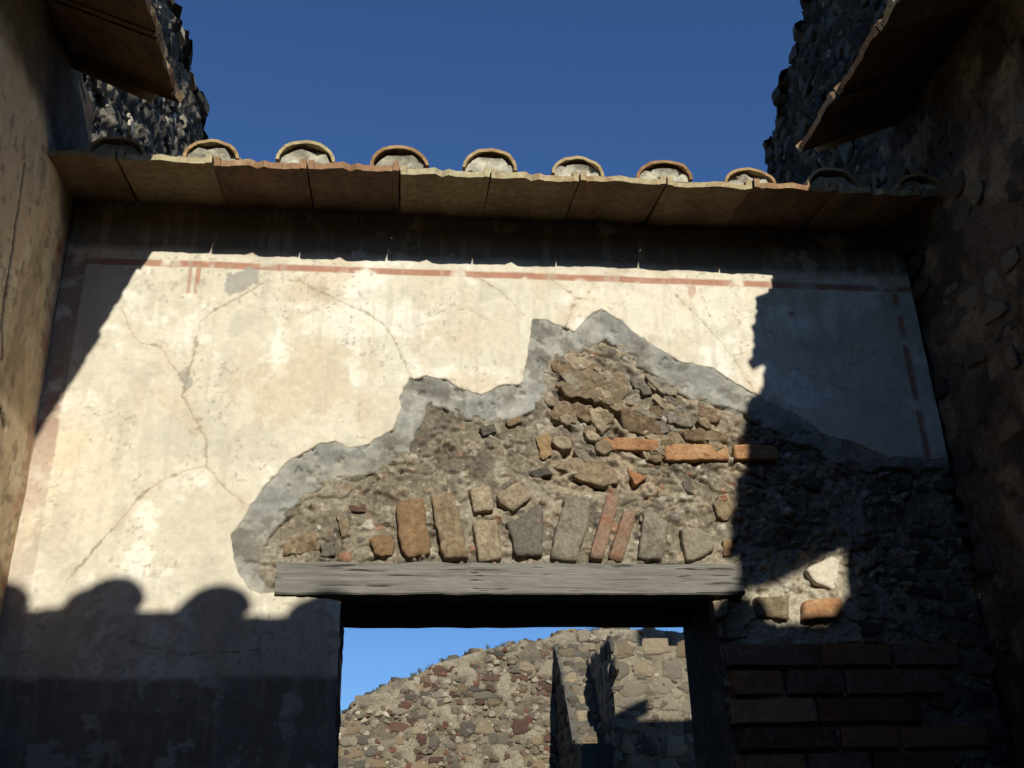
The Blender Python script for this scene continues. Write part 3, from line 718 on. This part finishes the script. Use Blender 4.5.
froof = thing('tiled_eaves', (.5, -4.6, CAMH+2.9), 'tile eaves on the entrance side of the courtyard facing the lintel wall', 'roof')
F_T = 4.30; F_H = .962+.45*F_T
tile_roof(froof, (-1.085+.125*F_T-3*.424, -F_T, CAMH+F_H), (1, 0, 0), (0, -1, 0), 11, 2, .30, 7, tw=.424, imb_dx=lambda i: .14 if i == 10 else 0, sag=lambda i: -.10*math.exp(-((i-7.2)/2.6)**2))
fwall = thing('courtyard_wall', (.5, -4.95, 0), 'plain masonry wall closing the courtyard on its entrance side', 'wall')
obj('masonry_body', boxes('masonry_body', [(XL-.45, XR+.45, -5.3, -4.72, 0, CAMH+F_H+.125)], M_RUIN), fwall)

# ------------------------------------------------------------------ ruined walls rising behind the roof
def side_ruin(name, label, X, sgn, sil, mats, seed, core, y0=.09, th=.5, tail=()):
    """a wall running back from the courtyard, face at x=X looking inwards (sgn = direction of the face)"""
    pts = [WS(u, v, X) for u, v in sil]                       # broken far edge (y, z), from bottom to top
    low = list(tail) if tail else [(pts[0][0]+.15, 0)]
    poly = [(y0, 0)] + low + pts + [(y0, pts[-1][1]+.5)]
    t = thing(name, (X-sgn*.25, 1.2, 0), label, 'wall')
    n = len(poly); V = [(X-sgn*.09, y, z) for y, z in poly]+[(X-sgn*th, y, z) for y, z in poly]
    F = [tuple(range(n)), tuple(range(2*n-1, n-1, -1))]+[(i, (i+1) % n, n+(i+1) % n, n+i) for i in range(n)]
    obj('masonry_body', mesh('masonry_body', V, F, core), t)
    P = np.array(poly); ymax = max(p[0] for p in pts); zmax = P[:, 1].max()
    AY, AZ = np.meshgrid(np.arange(y0, ymax+.1, .016), np.arange(4.2, zmax, .02))
    ro = fbm(AY*7, AZ*7, seed, 5, .62); rb = fbm(AY*16, AZ*18, seed+3, 3)
    xx = X - sgn*.03 + sgn*(.12*(ro-.5)+.10*(rb-.5))
    sd_ = sdf(AY+.12*(fbm(AY*4, AZ*5, seed+6, 3)-.5), AZ, poly); xx = xx - sgn*np.clip(-sd_, 0, .1)
    ca = np.ones(AY.shape+(3,))*np.array([.075, .066, .052]); ca = mixc(ca, (.19, .16, .115), sstep(.52, .64, fbm(AY*9, AZ*9, seed+7, 5, .6))); ca = mixc(ca, (.035, .032, .028), .8*sstep(.52, .62, fbm(AY*11+4, AZ*11, seed+8, 4)))
    ca = ca*(.7 if sgn < 0 else 1.7)  # sunlit left ruin painted lighter, shaded right ruin darker
    Q = np.stack([xx, AY, AZ], -1); kp = cell(sd_) > -.03
    if sgn < 0: Q, ca, kp = Q[:, ::-1], ca[:, ::-1], kp[:, ::-1]
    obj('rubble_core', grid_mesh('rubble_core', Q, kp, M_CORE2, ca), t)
    def ok(u, w): return w > CAMH+.72*(u+DIST) and sdf(np.array([u]), np.array([w]), poly)[0] > .03
    Fm = frame((0, sgn, 0), (sgn, 0, 0), (X-sgn*.03, 0, 0))
    ua, ub = (y0, ymax) if sgn > 0 else (-ymax, -y0)
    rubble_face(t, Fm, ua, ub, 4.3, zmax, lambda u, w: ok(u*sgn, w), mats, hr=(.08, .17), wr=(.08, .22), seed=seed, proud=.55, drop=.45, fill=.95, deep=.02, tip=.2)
    fine_rubble(t, Fm, 320, ua, ub, 4.3, zmax, lambda u, w: ok(u*sgn, w), [((.05, .046, .04), 3), ((.17, .145, .105), 3), ((.38, .33, .24), 3 if sgn > 0 else .2)], seed=seed+5, size=(.03, .09))  # extra pale chips paint the sun glints of the left ruin
    # stones along the broken edge
    r = random.Random(seed+1)
    for (y0, z0), (y1, z1) in zip(pts[:-1], pts[1:]):
        L = math.hypot(y1-y0, z1-z0); k = max(1, int(L/.15))
        for i in range(k):
            for dx in (.06, th*.5, th*.85):
                y = y0+(y1-y0)*(i+r.random())/k; z = z0+(z1-z0)*(i+.5)/k
                if z < 4.6: continue
                s = r.uniform(.15, .27)
                me = r.choice(rocks(r.choices([m for m, _ in mats], [p for _, p in mats])[0]))
                obj('stone', me, t, Matrix.Translation((X-sgn*dx, y-.01, z)) @ Matrix.Rotation(math.pi+r.uniform(-.4, .4), 4, 'Z') @ Matrix.Diagonal((s, s*.9, s*.8, 1)))
    return t
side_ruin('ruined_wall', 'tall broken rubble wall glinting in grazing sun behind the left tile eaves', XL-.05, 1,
          [(203, 185), (206, 150), (203, 110), (193, 75), (183, 40), (172, 5), (160, -45)], [(M_LAVA, 3), (M_GREY, 4), (M_DGREY, 3), (M_TAN, 2), (M_PALE, .8)], 41, M_DRUIN, tail=[(5.6, 0), (5.6, 3.4), (3.2, 3.7)])  # tail: unseen low extension, added to keep sky light off the stub
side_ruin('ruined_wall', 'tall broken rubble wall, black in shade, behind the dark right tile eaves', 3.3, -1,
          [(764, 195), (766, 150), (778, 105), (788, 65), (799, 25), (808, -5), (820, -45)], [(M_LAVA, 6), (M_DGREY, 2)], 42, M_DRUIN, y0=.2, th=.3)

# ------------------------------------------------------------------ ruin seen through the doorway
DR = 10.6
top_px = [(250, 790), (300, 750), (340, 719), (358, 705), (375, 690), (395, 680), (420, 672), (450, 660), (480, 652), (510, 645), (540, 639), (565, 633), (600, 629), (640, 629), (670, 632), (700, 637), (760, 640), (820, 655)]
tp = [W(u, v, DR) for u, v in top_px]
FX = np.arange(tp[0][0], tp[-1][0], .05)
rt = np.interp(FX, [p[0] for p in tp], [p[1] for p in tp]) + .05*(fbm(FX*4, FX*0, 401, 3)-.5)
far = thing('ruined_wall', (1.3, DR-DIST+.3, 0), 'sunlit far ruin of brown, red and grey rubble seen through the doorway', 'wall')
FX2 = np.arange(tp[0][0], tp[-1][0], .022); rt2 = np.interp(FX2, FX, rt); vv = np.concatenate([np.linspace(0, .35, 6)[:-1], np.linspace(.35, 1, 90)])
AX, AV = np.meshgrid(FX2, vv); AZ = AV*(CAMH+rt2)[None, :]
fr_ = fbm(AX*5, AZ*6, 402, 5, .6)
cf = np.ones(AX.shape+(3,))*np.array([.185, .155, .105]); cf = mixc(cf, (.27, .235, .165), sstep(.48, .62, fr_)); cf = mixc(cf, (.11, .09, .065), .8*sstep(.54, .66, fbm(AX*6+3, AZ*7, 403, 4)))
PF = np.stack([AX, DR-DIST-.10*(fr_-.5)-.03*(fbm(AX*20, AZ*20, 404, 3)-.5), AZ], -1)
PT = PF[-1:].copy(); PT[..., 1] = DR-DIST+.5; PT[..., 2] -= .03
PB = PT.copy(); PB[..., 2] = 0
obj('rubble_core', grid_mesh('rubble_core', np.concatenate([PF, PT, PB]), np.ones((len(vv)+1, len(FX2)-1), bool), M_CORE, np.concatenate([cf, cf[-1:], cf[-1:]])), far)
top_at = lambda u: float(np.interp(u, FX, rt))
redz = lambda u, w: (0.05 < u < 1.75 and w > .95)
Ff = frame((1, 0, 0), (0, -1, 0), (0, DR-DIST, CAMH))
rubble_face(far, Ff, -.7, 1.85, .80, 2.4, lambda u, w: w < top_at(u)-.03 and redz(u, w), [(M_SCORIA, 5), (M_TAN, 1), (M_GREY, 3), (M_DGREY, 3), (M_BROWN, 2)], hr=(.06, .13), wr=(.07, .20), seed=51, proud=.55, drop=.30, fill=1.10)
rubble_face(far, Ff, -.7, 3.2, .80, 2.4, lambda u, w: w < top_at(u)-.03 and not redz(u, w) and not (u > 2.5 and w < 1.7), [(M_GREY, 5), (M_DGREY, 3), (M_TAN, 1), (M_BROWN, 2)], hr=(.06, .15), wr=(.08, .26), seed=52, proud=.45, drop=.35, fill=1.08)
fine_rubble(far, Ff, 1900, -.9, 3.3, .70, 2.4, lambda u, w: w < top_at(u)-.02, [((.11, .09, .065), 4), ((.19, .16, .115), 4), ((.27, .235, .17), 3), ((.13, .065, .045), 2.5), ((.38, .34, .26), .6)], size=(.03, .09), seed=55, proud=.5)
r = random.Random(9)
for i in range(60):                     # stones lying along the broken top
    u = r.uniform(-.6, 3.4); s = r.uniform(.08, .17)
    obj('stone', r.choice(rocks(r.choice((M_DGREY, M_GREY, M_LAVA, M_TAN)))), far, Matrix.Translation((u, DR-DIST+.08+r.uniform(0, .1), CAMH+top_at(u)+.005)) @ Matrix.Rotation(r.uniform(-.5, .5), 4, 'Z') @ Matrix.Diagonal((s, s, s*.7, 1)))
# perpendicular stub (near-black core paints the shade of its side, paler stones on its broken front) with a sloping broken front, and the pier beside it
def stub(name, label, x0, x1, prof, core, seed):
    """prof: (y, h) outline of the side; x0..x1 its thickness"""
    t = thing(name, ((x0+x1)/2, prof[0][0]-.3, 0), label, 'wall')
    n = len(prof); V = [(x0, y, CAMH+h_) for y, h_ in prof]+[(x1, y, CAMH+h_) for y, h_ in prof]
    F = [tuple(range(n)), tuple(range(2*n-1, n-1, -1))]+[(i, n+i, n+(i+1) % n, (i+1) % n) for i in range(n)]
    obj('rubble_core', mesh('rubble_core', V, F, core), t)
    return t
yw = DR-DIST
x1a = W(556, 700, DR)[0]
sp_ = [(0, 643), (.10, 650), (.22, 660), (.36, 671), (.52, 690), (.66, 708), (.78, 728), (.88, 745)]
sprof = [(yw-d, W(556, v, DR-d)[1]) for d, v in sp_]
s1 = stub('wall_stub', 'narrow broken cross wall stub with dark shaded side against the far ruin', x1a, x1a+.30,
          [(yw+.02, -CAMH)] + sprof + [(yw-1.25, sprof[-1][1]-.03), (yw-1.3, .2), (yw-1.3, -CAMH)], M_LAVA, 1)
r = random.Random(21)
for i in range(70):
    d = r.uniform(.02, .86); y = yw-d; h_ = float(np.interp(d, [a for a, _ in sp_], [h for _, h in sprof]))-.02; s = r.uniform(.1, .17)
    obj('stone', r.choice(rocks(r.choice((M_GREY, M_TAN, M_DGREY)))), s1, Matrix.Translation((x1a+r.uniform(.05, .27), y, CAMH+h_)) @ Matrix.Diagonal((s, s*.6, s*.8, 1)))
Fq = frame((0, -1, 0), (-1, 0, 0), (x1a, 0, CAMH))
prof_h = lambda u: float(np.interp(u, [-y for y, _ in sprof], [h for _, h in sprof]))
rubble_face(s1, Fq, -yw, -yw+.95, .55, 2.2, lambda u, w: w < prof_h(u)+.01, [(M_LAVA, 5), (M_DGREY, 1)], hr=(.08, .15), wr=(.08, .18), seed=66, proud=.4, drop=.12)  # dark stone colour stands in for the shade on this side
DP = 9.2; yp_ = DP-DIST
px0, pxr = W(613, 680, DP)[0], W(720, 680, DP)[0]
ph = W(650, 646, DP)[1]
pier = stub('rubble_pier', 'squat stone pier sunlit at its top and shadowed below, beside the far ruin', px0, pxr,
            [(yw-.01, -CAMH), (yw-.01, ph+.06), (yw-.6, ph+.02), (yp_, ph), (yp_, -CAMH)], M_RUIN, 2)
Fp = frame((1, 0, 0), (0, -1, 0), (0, yp_, CAMH))
rubble_face(pier, Fp, px0+.02, pxr, .3, ph-.02, lambda u, w: u < pxr-.05, [(M_GREY, 5), (M_DGREY, 2), (M_TAN, 2)], hr=(.13, .24), wr=(.18, .38), seed=61, proud=.35, drop=.08)
Fs = frame((0, -1, 0), (-1, 0, 0), (px0, 0, CAMH))
fine_rubble(pier, Fp, 260, px0+.02, pxr-.05, .4, ph-.03, lambda u, w: True, [((.12, .10, .075), 3), ((.20, .17, .125), 4), ((.29, .25, .18), 2)], size=(.03, .09), seed=63, proud=.4)
rubble_face(pier, Fs, -yw+.05, -yp_-.02, .4, ph-.05, lambda u, w: True, [(M_GREY, 4), (M_DGREY, 3)], hr=(.12, .2), wr=(.14, .3), seed=62, proud=.4, drop=.1)

# ------------------------------------------------------------------ weeds on the far ruin
r = random.Random(88); V = []; F = []
for i in range(70):
    u = r.uniform(-.5, 3.3); z = CAMH+top_at(u)-.01; y = DR-DIST+r.uniform(.02, .35); hgt = r.uniform(.03, .09)
    for k in range(9):
        a, lean, b = r.uniform(0, 6.28), r.uniform(.1, .7)*hgt, len(V)
        dx, dy = math.cos(a), math.sin(a)
        V += [(u-dy*.006, y+dx*.006, z), (u+dy*.006, y-dx*.006, z), (u+dx*lean*.5+dy*.004, y+dy*lean*.5-dx*.004, z+hgt*.6), (u+dx*lean, y+dy*lean, z+hgt)]
        F += [(b, b+1, b+2), (b, b+2, b+3)]
tag(obj('weeds', mesh('weeds', V, F, M_WEED)), 'dry weeds sprouting along the broken top of the far ruin', 'weeds', kind='stuff')
